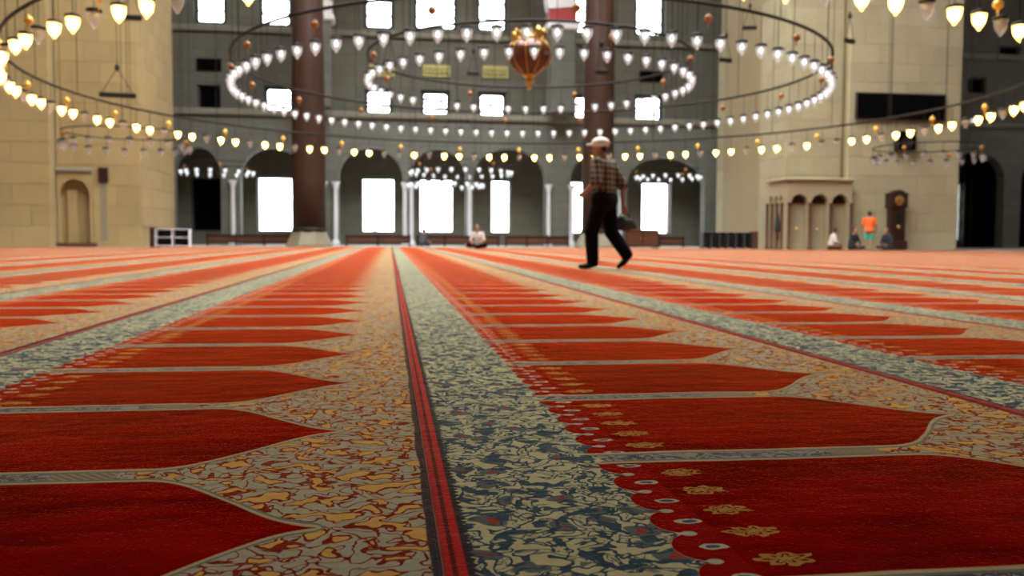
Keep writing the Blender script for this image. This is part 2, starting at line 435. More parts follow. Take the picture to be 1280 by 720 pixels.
for o in LOW: portal('window_daylight', ((o[0]+o[1])/2, 53.5, (o[2]+o[3])/2), o[1]-o[0], o[3]-o[2], (-PI/2, 0, 0))

# closing walls, and a flat roof with an added hole letting daylight in
SIDEW = [(y, y+2.2, 8.5, 12.5) for y in (9, 15, 21, 27, 33, 39, 45)]  # presumed windows out of view, added to light the far bays
def sidewall(x0, x1):
    m = MB().rectwall(-4, 54, 0, ROOF+4, x0, x1, SIDEW); m.v = [(y, x, z) for x, y, z in m.v]; return m
struct('wall_left', sidewall(-41, -40), 'wall_side', 'stone wall closing the hall on the left')
struct('wall_right', sidewall(48, 49), 'wall_side', 'stone wall closing the hall on the right')
for x, s_ in ((-40.5, 1), (48.5, -1)):
    for y0, y1, z0, z1 in SIDEW:
        wn += 1
        f = MB()
        for a_, b_, c_, d_ in ((y0, y0+.12, z0, z1), (y1-.12, y1, z0, z1), (y0+.12, y1-.12, z0, z0+.12), (y0+.12, y1-.12, z1-.12, z1)): f.box(x-.08, x+.08, a_, b_, c_, d_)
        fo = struct('window_%d' % wn, f, 'lead_frame', 'tall side window high in the hall wall')
        obj('pane', MB().box(x-.01, x+.01, y0+.1, y1-.1, z0+.1, z1-.1), 'pane', fo)
struct('wall_back', MB().box(-40, 48, -5, -4, 0, ROOF+4), 'wall_stone', 'stone wall behind the viewer')
def roof():
    m = MB(); n = 48; R = 13.5; cx, cy = DOME
    corners = []
    for k in range(n):
        a = 2*PI*k/n; c, s = math.cos(a), math.sin(a)
        tx = ((48-cx) if c > 0 else (cx+40))/max(1e-6, abs(c)); ty = ((54-cy) if s > 0 else (cy+4))/max(1e-6, abs(s))
        q = min(tx, ty); corners.append((cx+c*q, cy+s*q))
    inn = [(cx+R*math.cos(2*PI*k/n), cy+R*math.sin(2*PI*k/n)) for k in range(n)]
    vs = [(x, y, ROOF) for x, y in inn] + [(x, y, ROOF) for x, y in corners] + [(x, y, ROOF+1) for x, y in inn] + [(x, y, ROOF+1) for x, y in corners]
    fs = []
    for k in range(n):
        j = (k+1) % n
        fs += [(k, j, n+j, n+k), (2*n+k, 3*n+k, 3*n+j, 2*n+j), (k, 2*n+k, 2*n+j, j)]
    for x in (-40, 48):
        for y in (-4, 54): m.box(x-6 if x > 0 else x, x if x > 0 else x+6, y-6 if y > 0 else y, y if y > 0 else y+6, ROOF+.02, ROOF+1.02)
    return m.add(vs, fs)
struct('ceiling', roof(), 'plaster', 'plaster vault around the open ring of the dome')

# unseen gallery added over the viewer to shade the near carpet
gal = MB().box(-40, 48, -4, 6.9, 5.6, 6.1)
for x in range(-38, 48, 4): gal.box(x-.2, x+.2, -3.4, -3.0, 0, 5.4)
struct('ceiling_gallery', gal, 'plaster', 'gallery floor over the near side of the hall')

# cornice bands on the far wall
struct('trim_1', MB().bbox(-40, 48, 52.72, 52.99, 12.15, 12.5, .06), 'trim_stone', 'stone string course under the top windows')

# gallery arcade in front of the far wall
ops = [(-11.35, -8.95, 3.5, 1.7, 0), (-7.94, -4.6, 3.55, 1.7, 0), (-2.76, .72, 3.6, 1.75, 0), (1.12, 4.21, 3.65, 1.7, 0), (4.61, 8.67, 3.65, 1.8, 0), (10.1, 13.0, 3.6, 1.6, 0), (13.4, 18.0, 3.6, 1.5, 0)]
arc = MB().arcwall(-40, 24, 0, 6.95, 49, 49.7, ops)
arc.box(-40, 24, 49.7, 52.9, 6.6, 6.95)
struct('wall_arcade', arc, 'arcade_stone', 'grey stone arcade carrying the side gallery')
struct('trim_2', MB().bbox(-40, 24, 48.75, 49.05, 6.9, 7.25, .07), 'trim_stone', 'moulded stone ledge along the gallery edge')
arc2 = MB().arcwall(24.01, 48, 0, 7.3, 49, 49.7, [(33.0, 36.9, 4.0, 1.75, 0), (38.0, 42.2, 4.0, 1.75, 0), (26.5, 31.5, 4.0, 1.75, 0)])
arc2.box(24.01, 48, 49.7, 52.9, 6.9, 7.3)
struct('wall_arcade_right', arc2, 'arcade_stone', 'grey stone arcade beyond the clock pier')
struct('trim_3', MB().bbox(24.01, 48, 48.75, 49.05, 7.2, 7.5, .07), 'trim_stone', 'stone ledge above the dark arches by the clock pier')
# dark panels added inside these arches for the shade of their recesses
for i, (xa, xb) in enumerate(((33.0, 35.25), (35.95, 42.2), (26.5, 31.5))):
    d = struct('door_%d' % (i+1), MB().box(xa+.05, xb-.05, 51.2, 51.3, .05, 6.2), 'dark_void', 'dark door behind an arch beyond the clock pier')
    for x in (xa+.2, (xa+xb)/2-.1, xb-.4): obj('door_stile', MB().bbox(x, x+.2, 51.12, 51.2, .05, 6.2, .02), 'shoe_black', d)
# slim marble columns of the arcade
def slim_column(x, y=48.75, h=3.45):
    t = thing('marble_column', (x, y, 0), 'slim pale marble column standing against the gallery arcade', 'column', 'slim marble columns of the arcade')
    obj('base', MB().lathe([(.24, 0), (.24, .14), (.19, .18), (.20, .26), (.15, .32)], 14), 'marble', t, smooth=True)
    obj('shaft', MB().lathe([(.115, .32), (.12, 1.2), (.10, h-.4)], 16, caps=False), 'marble', t, smooth=True)
    obj('capital', MB().lathe([(.10, h-.4), (.14, h-.36), (.12, h-.3), (.23, h-.05), (.25, h)], 14), 'marble', t, smooth=True)
for x in (-3.55, -2.92, .83, 1.16, 4.38, 8.82, 10.12, 12.98, -8.3): slim_column(x)
# red and white voussoirs of the aisle arch
va = thing('aisle_arch', (2.75, 47.6, 12.0), 'aisle arch of alternating red and white wedge stones', 'arch')
n = 26
for k in range(n):
    a0, a1 = PI*k/n, PI*(k+1)/n
    for_red = k % 2 == 0
    g = .004
    out = [(R*math.cos(a), R*math.sin(a)) for R, a in ((5.75, a0+g), (7.25, a0+g), (7.25, a1-g), (5.75, a1-g))]
    obj('voussoir', MB().prism(out, -.5, .5), 'red_stone' if for_red else 'white_stone', va)
for s in (-1, 1):
    obj('impost', MB().bbox(s*6.5-.9, s*6.5+.9, -.6, .6, -.35, 0, .06), 'white_stone', va)
    obj('pilaster', MB().bbox(s*6.5-.7, s*6.5+.7, -.5, .5, -4.8, -.35, .05), 'arcade_stone', va)

# great granite columns
def granite(x, y, label):
    t = thing('granite_column', (x, y, 0), label, 'column', 'great granite columns')
    o8 = MB().lathe([(1.12, 0), (1.12, .10), (1.05, .16), (.84, .62), (.80, .70)], 8)
    obj('base', o8, 'column_base', t, rot=(0, 0, PI/8))
    obj('ring', MB().lathe([(.80, .70), (.83, .76), (.80, .84), (.76, .9)], 28), 'iron', t, smooth=True)
    obj('shaft', MB().lathe([(.765, .88), (.77, 3), (.74, 8), (.70, 14)], 32), 'granite', t, smooth=True)
    obj('capital', MB().lathe([(.70, 14), (.8, 14.2), (.75, 14.4), (1.15, 15.6), (1.2, 15.9)], 16), 'white_stone', t, smooth=True)
granite(-3.72, 42, 'tall brown granite column before the tall lower windows, near the white shoe rack')
granite(10.01, 42, 'tall brown granite column rising behind the walking man')

# ------------------------------------------------------------------ piers of cut stone
unit = MB().bbox(-.5, .5, -.5, .5, -.5, .5, .018).mesh('stone_block')
blocks = {}
def ashlar(parent, mat, p0, p1, zmax, nrm, bw=1.35, bh=.82):
    """lay blocks over the vertical face from p0 to p1 (plan points), outward normal nrm"""
    if mat not in blocks:
        me = unit.copy(); me.materials.append(MAT[mat]); blocks[mat] = me
    me = blocks[mat]
    d = Vector((p1[0]-p0[0], p1[1]-p0[1])); L = d.length; d /= L; ang = math.atan2(d.y, d.x)
    n = max(1, round(L/bw)); w0 = L/n; rows = int(math.ceil(zmax/bh))
    for r in range(rows):
        cuts = [0, L] + ([w0*(i+1) for i in range(n-1)] if r % 2 == 0 else [w0*(i+.5) for i in range(n)])
        cuts.sort()
        for a, b in zip(cuts, cuts[1:]):
            c = (a+b)/2; th = .26 + random.uniform(-.012, .012)
            loc = (p0[0]+d.x*c + nrm[0]*(.0), p0[1]+d.y*c + nrm[1]*(.0), (r+.5)*bh)
            link('stone_block', me, None, parent, loc, (0, 0, ang), (b-a-.010, th, bh-.010))
pr = struct('wall_pier_right', MB().box(20.13, 25.2, 36.75, 46, 0, ROOF).box(17.53, 20.2, 37.35, 45, 0, ROOF).box(17.83, 20.2, 40, 46.4, 0, ROOF), 'pier_core', 'square pier of pale cut stone behind the longcase clock')
ashlar(pr, 'stone_pier_right', (20.0, 36.75), (25.3, 36.75), 11.4, (0, -1))
ashlar(pr, 'stone_pier_right', (17.4, 37.35), (19.98, 37.35), 11.4, (0, -1))
ashlar(pr, 'stone_pier_right', (17.53, 37.5), (17.53, 40.1), 11.4, (-1, 0), 1.3)
ashlar(pr, 'stone_pier_right', (17.83, 40.12), (17.83, 46.4), 11.4, (-1, 0), 1.6)
pl = struct('wall_pier_left', MB().box(-22, -13.262, 37.15, 43, 0, ROOF).box(-13.5, -11.95+1.8, 37.95, 43.3, 3.1, ROOF).box(-11.0, -10.15, 37.75, 43.3, 0, 3.2).box(-13.5, -10.9, 38.35, 43.3, 0, 3.2).box(-11.9, -10.9, 37.75, 38.4, 0, 3.2), 'pier_core', 'ochre cut stone pier with an arched wall niche')
ashlar(pl, 'stone_pier_left', (-19.0, 37.13), (-13.25, 37.13), 11.4, (0, -1))
ashlar(pl, 'stone_pier_left', (-11.85, 37.73), (-10.02, 37.73), 3.28, (0, -1), 1.2)
ashlar(pl, 'stone_pier_left', (-10.15, 37.9), (-10.15, 43.3), 11.4, (1, 0))
for r in range(4, 14):
    cuts = [-13.22, -12.1, -11.0, -10.02] if r % 2 else [-13.22, -12.6, -11.5, -10.02]
    for a, b in zip(cuts, cuts[1:]):
        link('stone_block', blocks['stone_pier_left'], None, pl, ((a+b)/2, 37.73, (r+.5)*.82), (0, 0, 0), (b-a-.01, .26, .81))
# niche surround let into the left pier
nich = MB().arcwall(-13.22, -11.86, 0, 3.27, 37.60, 38.0, [(-13.14, -11.98, 2.0, .72, 0)])
obj('niche_arch', nich, 'stone_pier_left', pl)
obj('niche_back', MB().box(-13.22, -11.86, 38.0, 38.34, 0, 3.1), 'stone_pier_left', pl)
obj('niche_pilaster', MB().bbox(-12.95, -12.55, 37.85, 38.0, 0, 2.3, .04), 'stone_pier_left', pl)
obj('niche_step', MB().bbox(-13.2, -11.7, 37.35, 37.6, 0, .16, .02), 'brown_wood', pl)
obj('wall_slot', MB().box(-11.56, -11.32, 37.585, 37.63, .25, 2.75), 'column_base', pl)  # dark strip laid on for the shade in a groove
obj('slot_hood', MB().bbox(-11.62, -11.24, 37.50, 37.62, 2.6, 3.2, .03), 'dark_wood', pl)  # dark box standing in for the shade of a hollow
obj('niche_cornice', MB().bbox(-13.24, -11.84, 37.50, 37.62, 3.0, 3.14, .03), 'trim_stone', pl)

# fountain house wrapped round the corner of the right pier
ft = thing('fountain', (17.0, 36.15, 0), 'stone wall fountain with three arched bays and brown pilasters', 'fountain')
fb = MB().arcwall(0, 2.98, 0, 2.98, 0, .35, [(.18, .93, 2.0, .42, .0), (1.10, 1.88, 2.0, .42, .0), (2.05, 2.80, 2.0, .42, .0)], 12)
obj('front_arches', fb, 'fountain_stone', ft)
obj('back', MB().box(.1, 2.98, .35, .98, 0, 2.9), 'fountain_stone', ft)
sd = MB().arcwall(-1.95, -.35, 0, 2.98, 0, .25, [(-1.85, -1.45, 2.0, .4, .0), (-1.33, -.95, 2.0, .4, 0), (-.83, -.45, 2.0, .4, 0)], 10)
so = obj('side_arches', sd, 'fountain_stone', ft, rot=(0, 0, -PI/2))
so.rotation_euler = (0, 0, -PI/2); so.location = (0, 0, 0)
for x in (.06, 1.01, 1.97, 2.92): obj('pilaster', MB().lathe([(.085, 0), (.085, .1), (.06, .14), (.06, 1.92), (.085, 1.97), (.085, 2.05)], 10), 'brown_wood', ft, (x, -.06, 0), True)
for y in (.4, .9, 1.4, 1.9): obj('pilaster', MB().lathe([(.085, 0), (.085, .1), (.06, .14), (.06, 1.92), (.085, 1.97), (.085, 2.05)], 10), 'brown_wood', ft, (-.06, y, 0), True)
for x in (.555, 1.49, 2.425):
    obj('lunette', MB().prism([(x+.36*math.cos(PI*q/12), 2.02+.36*math.sin(PI*q/12)) for q in range(13)], .27, .345), 'dark_wood', ft)  # dark half disc for the shade inside the arch head
    obj('tap', MB().tube([(x, .35, .95), (x, .22, .95), (x, .18, .88)], .025, 8), 'brass', ft)
obj('cornice', MB().bbox(-.14, 3.02, -.14, .85, 2.98, 3.12, .05), 'fountain_stone', ft)
obj('cornice', MB().bbox(-.14, .38, .85, 1.98, 2.98, 3.12, .05), 'fountain_stone', ft)

# ================================================================== THINGS
# ------------------------------------------------------------------ ring chandeliers
def lamp_meshes():
    jar = MB().lathe([(.100, 0), (.104, -.03), (.098, -.10), (.080, -.165), (.050, -.215), (.026, -.235), (.026, -.262), (.012, -.272)], 14, caps=False).mesh('glass_jar', True)
    cap = MB().lathe([(.118, -.022), (.122, .0), (.114, .022), (.07, .036), (.03, .048), (.012, .06)], 12).mesh('cap', True)
    bulb = MB().lathe([(.012, -.03), (.045, -.06), (.066, -.11), (.055, -.155), (.02, -.18)], 12).mesh('bulb', True)
    sbulb = MB().lathe([(.010, -.03), (.026, -.06), (.036, -.10), (.030, -.13), (.008, -.15)], 10).mesh('bulb', True)
    return jar, cap, bulb, sbulb
JAR, CAP, BULB, SBULB = lamp_meshes()
def withmat(me, mat):
    m = me.copy(); m.materials.append(MAT[mat]); return m
JW, JC, JO = withmat(JAR, 'jar_warm'), withmat(JAR, 'jar_clear'), withmat(JAR, 'jar_off')
CAPM = withmat(CAP, 'iron'); BW_, BS = withmat(BULB, 'bulb_warm'), withmat(SBULB, 'bulb_white')
GLOBE = withmat(MB().lathe([(.015, .15), (.03, .125), (.02, .11), (.075, .085), (.11, .03), (.115, -.02), (.085, -.075), (.03, -.105), (.02, -.13), (.03, -.15), (.012, -.2), (.016, -.24), (.004, -.30)], 14).mesh('amber_globe', True), 'amber')
LIT_GLOBE = GLOBE.copy(); LIT_GLOBE.materials.clear(); LIT_GLOBE.materials.append(MAT['amber_gilt'])  # yellower copy of the amber, lamp glow put into its colour
def hanger_mesh(h):
    return withmat(MB().tube([(0, 0, .05), (0, 0, h)], .007, 5).mesh('hanger'), 'iron')
def ring_chandelier(c, R, n, drop, lit, label, nglobe, ncable, rod=.026, ceiling=ROOF, phase=0.0, cols=None, sc=1.0, group='ring chandeliers', cabler=.010):
    """c: centre at the lamps' rims; the iron hoop hangs 'drop' above"""
    t = thing('ring_chandelier', c, label, 'chandelier', group)
    obj('hoop', MB().ring((0, 0, drop), R, rod, max(64, int(R*24)), 8), 'iron', t, smooth=True)
    hm = hanger_mesh(drop)
    for k in range(n):
        a = 2*PI*(k+phase)/n; x, y = R*math.cos(a), R*math.sin(a); st = lit(k)
        lp = link('lamp', JW if st == 'warm' else JC if st == 'white' else JO, None, t, (x, y, 0), (0, 0, a), (sc, sc, sc))
        link('cap', CAPM, None, lp); link('hanger', hm, None, lp)
        if st == 'warm': link('bulb', BW_, None, lp)
        elif st == 'white': link('bulb', BS, None, lp)
    for k in range(nglobe):
        a = 2*PI*(k+.37)/nglobe
        link('amber_globe', LIT_GLOBE if R > 10 else GLOBE, None, t, (R*math.cos(a), R*math.sin(a), drop*(.42 if R > 10 else .56)), (0, 0, 0), (.72, .72, .72))
    cmn = withmat(MB().tube([(0, 0, drop), (0, 0, ceiling-c[2])], cabler, 5).mesh('cable'), 'iron')
    for k in range(ncable):
        a = 2*PI*(k+.13)/ncable
        link('cable', cmn, None, t, (R*math.cos(a), R*math.sin(a), 0))
    return t
cx, cy = DOME
rl = random.Random(3)
pat = []
for k in range(126): pat.append('off' if k % 3 == 2 or rl.random() < .06 else 'warm')
ring_chandelier((cx, cy, 3.86), 12.39, 126, .46, lambda k: pat[k], 'widest ring chandelier with glowing warm yellow glass lamps on a dark hoop', 32, 32, .034)
ring_chandelier((cx, cy, 4.28), 7.68, 87, .62, lambda k: 'white', 'ring chandelier of white glass lamps hung just inside the widest ring', 18, 18, .036)
ring_chandelier((cx, cy, 4.64), 4.30, 48, .58, lambda k: 'white', 'smallest of the three nested ring chandeliers, around the amber lantern', 8, 8, .034)
# side aisle and corner chandeliers
ring_chandelier((3.7, 46.3, 3.95), 2.65, 24, .40, lambda k: 'white', 'upper tier chandelier of small white lamps before the middle windows', 4, 4, .02, ROOF, sc=1.1)
ring_chandelier((2.9, 46.3, 3.3), 1.95, 18, .25, lambda k: 'white', 'lower tier chandelier of small white lamps before the middle windows', 0, 4, .018, ROOF, sc=1.1)
ring_chandelier((-8.55, 45.9, 3.75), 1.75, 16, .35, lambda k: 'white', 'white lamp chandelier before the dark shuttered window by the niche pier', 3, 4, .02, ROOF, sc=1.05)
ring_chandelier((14.8, 45.9, 3.85), 1.7, 16, .35, lambda k: 'white', 'white lamp chandelier hanging beside the clock pier before a tall window', 3, 4, .02, ROOF, sc=1.05)
ring_chandelier((-9.0, 32.2, 3.62), 2.05, 20, .36, lambda k: 'off', 'unlit ring chandelier hanging before the ochre niche pier', 4, 4, .022)
ring_chandelier((20.9, 32.2, 3.72), 2.0, 20, .36, lambda k: 'off', 'unlit ring chandelier hanging before the clock pier', 4, 4, .022)

# amber lantern in the middle of the rings
al = thing('amber_lantern', (cx, cy, 4.42), 'large amber globe lantern with brass crown and finial', 'lantern')
obj('globe', MB().lathe([(.10, .38), (.28, .47), (.47, .62), (.58, .80), (.61, .96), (.57, 1.12), (.44, 1.26), (.26, 1.35), (.12, 1.39)], 32), 'amber_glass', al, smooth=True)
for k in range(10):
    a = 2*PI*k/10
    obj('rib', MB().tube([(r*math.cos(a), r*math.sin(a), z) for r, z in ((.12, .38), (.29, .47), (.482, .62), (.592, .80), (.622, .96), (.582, 1.12), (.45, 1.262), (.27, 1.355))], .013, 6), 'brass', al, smooth=True)
obj('finial', MB().lathe([(.01, .0), (.05, .03), (.08, .09), (.05, .13), (.10, .18), (.15, .25), (.09, .30), (.16, .36), (.20, .42)], 16), 'brass', al, smooth=True)
obj('neck', MB().lathe([(.22, 1.34), (.27, 1.38), (.17, 1.43), (.12, 1.52), (.15, 1.56), (.08, 1.62), (.05, 1.72), (.02, 1.76)], 16), 'brass', al, smooth=True)
for k in range(6):
    a = 2*PI*k/6
    pts = [(.26, 1.30), (.40, 1.38), (.44, 1.50), (.36, 1.60), (.27, 1.55)]
    obj('crown_leaf', MB().tube([(r*math.cos(a), r*math.sin(a), z) for r, z in pts], [.05, .085, .085, .06, .03], 8), 'brass', al, smooth=True)
obj('chain', MB().tube([(0, 0, 1.74), (0, 0, ROOF-4.42+.9)], .018, 6), 'iron', al)

# short dark spreader bars hung on cables among the rings
def bar(x, y, z, L, rz, label, top=ROOF):
    t = thing('spreader_bar', (x, y, z), label, 'hanging bar', 'spreader bars on the cables', rz)
    obj('bar', MB().bbox(-L/2, L/2, -.05, .05, -.07, .07, .02), 'iron', t)
    for s in (-1, 1): obj('stay', MB().tube([(s*L*.42, 0, .06), (0, 0, .75)], .010, 5), 'iron', t)
    obj('hub', MB().lathe([(.02, .66), (.06, .72), (.06, .80), (.02, .88)], 8), 'iron', t)
    obj('cable', MB().tube([(0, 0, .85), (0, 0, top-z)], .010, 5), 'iron', t)
for x, y, z, L, rz, lb in ((-7.49, 26, 4.34, .95, .15, 'dark spreader bar hanging before the ochre niche pier'),
                      (-6.8, 25, 6.25, .5, .1, 'dark spreader bar high before the grey edge of the niche pier'),
                      (0, 24, 5.05, .36, .1, 'dark spreader bar beside the smallest lamp ring'),
                      (2.81, 30, 5.98, .42, .1, 'dark spreader bar beside the gold lettered panels'),
                      (2.76, 36, 5.18, .95, -.1, 'dark spreader bar before the middle row of small windows'),
                      (5.79, 24, 5.02, .36, .1, 'dark spreader bar before the granite column above the walking man'),
                      (10.53, 27, 6.09, .42, .1, 'dark spreader bar at the near edge of the clock pier'),
                      (12.56, 30, 7.87, .5, -.2, 'dark spreader bar high by the clock pier edge'),
                      (14.14, 26, 6.6, .5, .5, 'tilted dark spreader bar above the black screen')):
    bar(x, y, z, L, rz, lb)

# ------------------------------------------------------------------ fittings on the walls
sn = thing('display_screen', (22.36, 36.52, 5.72), 'wide black display screen mounted on the pale clock pier', 'screen')
obj('panel', MB().bbox(-2.08, 2.08, -.06, .04, .04, 1.14, .02), 'black_panel', sn)
for a in ((-2.13, -2.07, 0, 1.18), (2.07, 2.13, 0, 1.18), (-2.07, 2.07, 0, .05), (-2.07, 2.07, 1.13, 1.18)):
    obj('frame', MB().bbox(a[0], a[1], -.08, .06, a[2], a[3], .01), 'screen_frame', sn)
lsx = thing('loudspeaker', (22.55, 36.45, 4.4), 'black box loudspeaker mounted under the wide screen', 'loudspeaker')
obj('cabinet', MB().bbox(-.45, .45, -.2, .16, 0, .85, .04), 'shoe_black', lsx)
obj('grille', MB().bbox(-.40, .40, -.225, -.2, .06, .79, .01), 'black_panel', lsx)
obj('driver', MB().lathe([(.05, 0), (.16, .01), (.25, .04), (.28, .04)], 16), 'iron', lsx, (0, -.20, .33), True, (PI/2, 0, 0))

def lettered(x0, x1, z0, z1, label, y=52.86):
    t = thing('lettered_panel', ((x0+x1)/2, y, z0), label, 'panel', 'gold lettered panels'); W, Hh = x1-x0, z1-z0
    obj('board', MB().bbox(-W/2, W/2, 0, .1, 0, Hh, .02), 'gold_panel', t)
    rg = random.Random(int(x0*10))
    for k in range(6):
        x = -W/2+.18+k*(W-.36)/5; pts = []
        for q in range(9):
            a = q/8*PI*1.6+rg.random()*.5
            pts.append((x+.10*math.cos(a)*(1-.04*q), -.012, Hh*(.45+.26*math.sin(a)) + rg.uniform(-.03, .03)))
        obj('letter', MB().tube(pts, .028, 5), 'ink', t)
    obj('letter', MB().tube([(-W/2+.15, -.012, Hh*.30), (0, -.012, Hh*.22), (W/2-.15, -.012, Hh*.32)], .024, 5), 'ink', t)
lettered(1.95, 3.57, 9.97, 10.67, 'gold panel of dark calligraphy above the middle row of windows')
lettered(5.5, 7.05, 10.0, 10.72, 'gold panel of dark calligraphy beside the amber lantern')
lettered(-1.25, .3, 9.9, 10.6, 'gold panel of dark calligraphy behind the tip of the smallest lamp ring')
for x0, x1, z0, z1, lb in ((15.2, 16.6, 10.1, 10.7, 'dark framed plaque between the windows by the clock pier'), (-10.9, -9.6, 9.95, 10.6, 'dark framed plaque above the shuttered window')):
    pq = thing('plaque', ((x0+x1)/2, 52.9, z0), lb, 'plaque')
    obj('board', MB().bbox(-(x1-x0)/2, (x1-x0)/2, 0, .08, 0, z1-z0, .02), 'black_panel', pq)
    obj('frame', MB().bbox(-(x1-x0)/2-.05, (x1-x0)/2+.05, .03, .09, -.05, z1-z0+.05, .02), 'dark_wood', pq)

# ------------------------------------------------------------------ furniture
ck = thing('longcase_clock', (22.12, 36.25, 0), 'tall dark longcase clock with a gilt dial against the pier', 'clock')
obj('plinth', MB().bbox(-.44, .44, -.25, .22, 0, .42, .03), 'dark_wood', ck)
obj('trunk', MB().bbox(-.33, .33, -.19, .2, .42, 1.86, .02), 'dark_wood', ck)
td = obj('trunk_door', MB().bbox(-.22, .22, -.215, -.19, .55, 1.75, .012), 'dark_wood', ck)
obj('window', MB().bbox(-.13, .13, -.222, -.214, .85, 1.65, .003), 'shoe_black', td)
obj('pendulum', MB().lathe([(.0, 0), (.075, .004), (.08, .012), (.0, .016)], 16), 'brass', ck, (0, -.224, 1.02), True, (PI/2, 0, 0))
obj('hood', MB().bbox(-.42, .42, -.24, .22, 1.86, 2.44, .02), 'dark_wood', ck)
obj('crest', MB().prism([(-.44, 2.44), (.44, 2.44), (.40, 2.5), (.25, 2.54), (.12, 2.62), (0, 2.65), (-.12, 2.62), (-.25, 2.54), (-.40, 2.5)], -.25, .22), 'dark_wood', ck)
dl = obj('dial', MB().lathe([(.0, 0), (.20, .0), (.21, .015), (.19, .02)], 24), 'brass', ck, (0, -.245, 2.17), True, (PI/2, 0, 0))
for a, L in ((.6, .15), (2.4, .11)):
    obj('hand', MB().box(-.008, .008, -.0, L, .022, .028), 'ink', dl, rot=(0, 0, a))

def rack(x0, x1, y, d, h, rows, colsn, frame, endmat, label, ends):
    t = thing('shoe_rack', ((x0+x1)/2, y, .016), label, 'shoe rack'); W = x1-x0
    for k in range(rows+1):
        obj('shelf', MB().bbox(-W/2, W/2, 0, d, .04+k*(h-.07)/rows, .065+k*(h-.07)/rows, .006), frame, t)
    for k in range(colsn+1):
        x = -W/2 + k*W/colsn
        obj('divider', MB().bbox(x-.015, x+.015, 0.01, d, 0, h-.01, .005), frame, t)
    obj('back', MB().box(-W/2, W/2, d-.02, d+.01, .03, h), 'shoe_black', t)
    for s in ends: obj('end_panel', MB().bbox(s*W/2-.18 if s < 0 else W/2, -W/2 if s < 0 else W/2+.25, -.03, d+.03, 0, h+.05, .015), endmat, t)
rack(-9.25, -7.95, 36.6, .42, .72, 2, 2, 'white_paint', 'dark_wood', 'low white shoe rack with a dark end panel by the niche pier', (-1,))
rack(14.0, 16.35, 38.2, .42, .74, 4, 6, 'rack_grey', 'brown_wood', 'low black shoe rack with a brown end beside the fountain', (1,))
cb = thing('low_cabinet', (10.45, 36.0, .016), 'low dark brown wooden chest on the carpet behind the walking man', 'cabinet')
obj('body', MB().bbox(-.72, .72, -.28, .3, .08, .76, .02), 'dark_wood', cb)
obj('top', MB().bbox(-.77, .77, -.33, .33, .76, .81, .012), 'brown_wood', cb)
for s in (-1, 1):
    d = obj('door', MB().bbox(-.33+s*.35, .33+s*.35, -.30, -.28, .13, .72, .008), 'brown_wood', cb)
    obj('knob', MB().lathe([(.01, 0), (.02, .02), (.0, .035)], 8), 'brass', d, (s*.08, -.30, .45), True, (PI/2, 0, 0))
for x in (-.64, .64):
    for y in (-.22, .24): obj('foot', MB().lathe([(.03, 0), (.05, .04), (.045, .09)], 8), 'dark_wood', cb, (x, y, 0), True)
# low wooden rail in front of the arcade, in lengths
for x0, x1, lb in ((-2.2, 1.0, 'low wooden barrier rail between the granite column and the person in grey'), (1.4, 5.6, 'low wooden barrier rail behind the man seated on the carpet'), (6.0, 9.3, 'low wooden barrier rail between the lone seated person and the walking man'), (-9.0, -4.9, 'low wooden barrier rail between the white shoe rack and a granite column'), (11.6, 15.6, 'low wooden barrier rail behind the brown chest')):
    t = thing('barrier_rail', ((x0+x1)/2, 45.6, 0), lb, 'railing', 'low barrier rails'); W = x1-x0
    obj('top_rail', MB().bbox(-W/2, W/2, -.06, .06, .46, .56, .015), 'dark_wood', t)
    obj('bottom_rail', MB().bbox(-W/2, W/2, -.04, .04, .14, .22, .012), 'dark_wood', t)
    obj('panel', MB().box(-W/2, W/2, -.012, .012, .22, .46), 'brown_wood', t)
    nn = max(2, round(W/1.3))
    for k in range(nn+1): obj('post', MB().bbox(-W/2+k*W/nn-.05, -W/2+k*W/nn+.05, -.07, .07, 0, .6, .012), 'dark_wood', t)
# shrubs outside the tall windows
for x, h, lb in ((-.95, 1.15, 'small dark green conifer outside a tall window'), (-7.0, 1.35, 'round dark shrub outside the window beside a granite column')):
    t = thing('shrub', (x, 55.2, 0), lb, 'shrub', 'shrubs outside the windows')
    obj('stem', MB().tube([(0, 0, -.3), (0, 0, h*.8)], [.05, .02], 6), 'brown_wood', t)
    m = MB(); rg = random.Random(int(h*100))
    for k in range(260):
        z = rg.uniform(.15, 1)*h; r = .62*(1-z/h*.9)*math.sqrt(rg.random()) if h < 1.2 else .55*math.sqrt(max(.02, 1-((z-h*.5)/(h*.55))**2))
        a = rg.random()*2*PI; p = Vector((r*math.cos(a), r*math.sin(a), z)); q = Vector((rg.uniform(-1, 1), rg.uniform(-1, 1), rg.uniform(-.3, 1)))*.09
        s = q.cross(Vector((.3, .5, .8))).normalized()*.04
        m.add([p-s, p+s, p+q+s*.2, p+q-s*.2], [(0, 1, 2, 3)])
    f = obj('foliage', m, 'leaf', t); f['kind'] = 'stuff'
struct('ground_outside', MB().box(-40, 48, 54, 60, -.4, -.3), 'marble_floor', 'pale paving outside the windows')

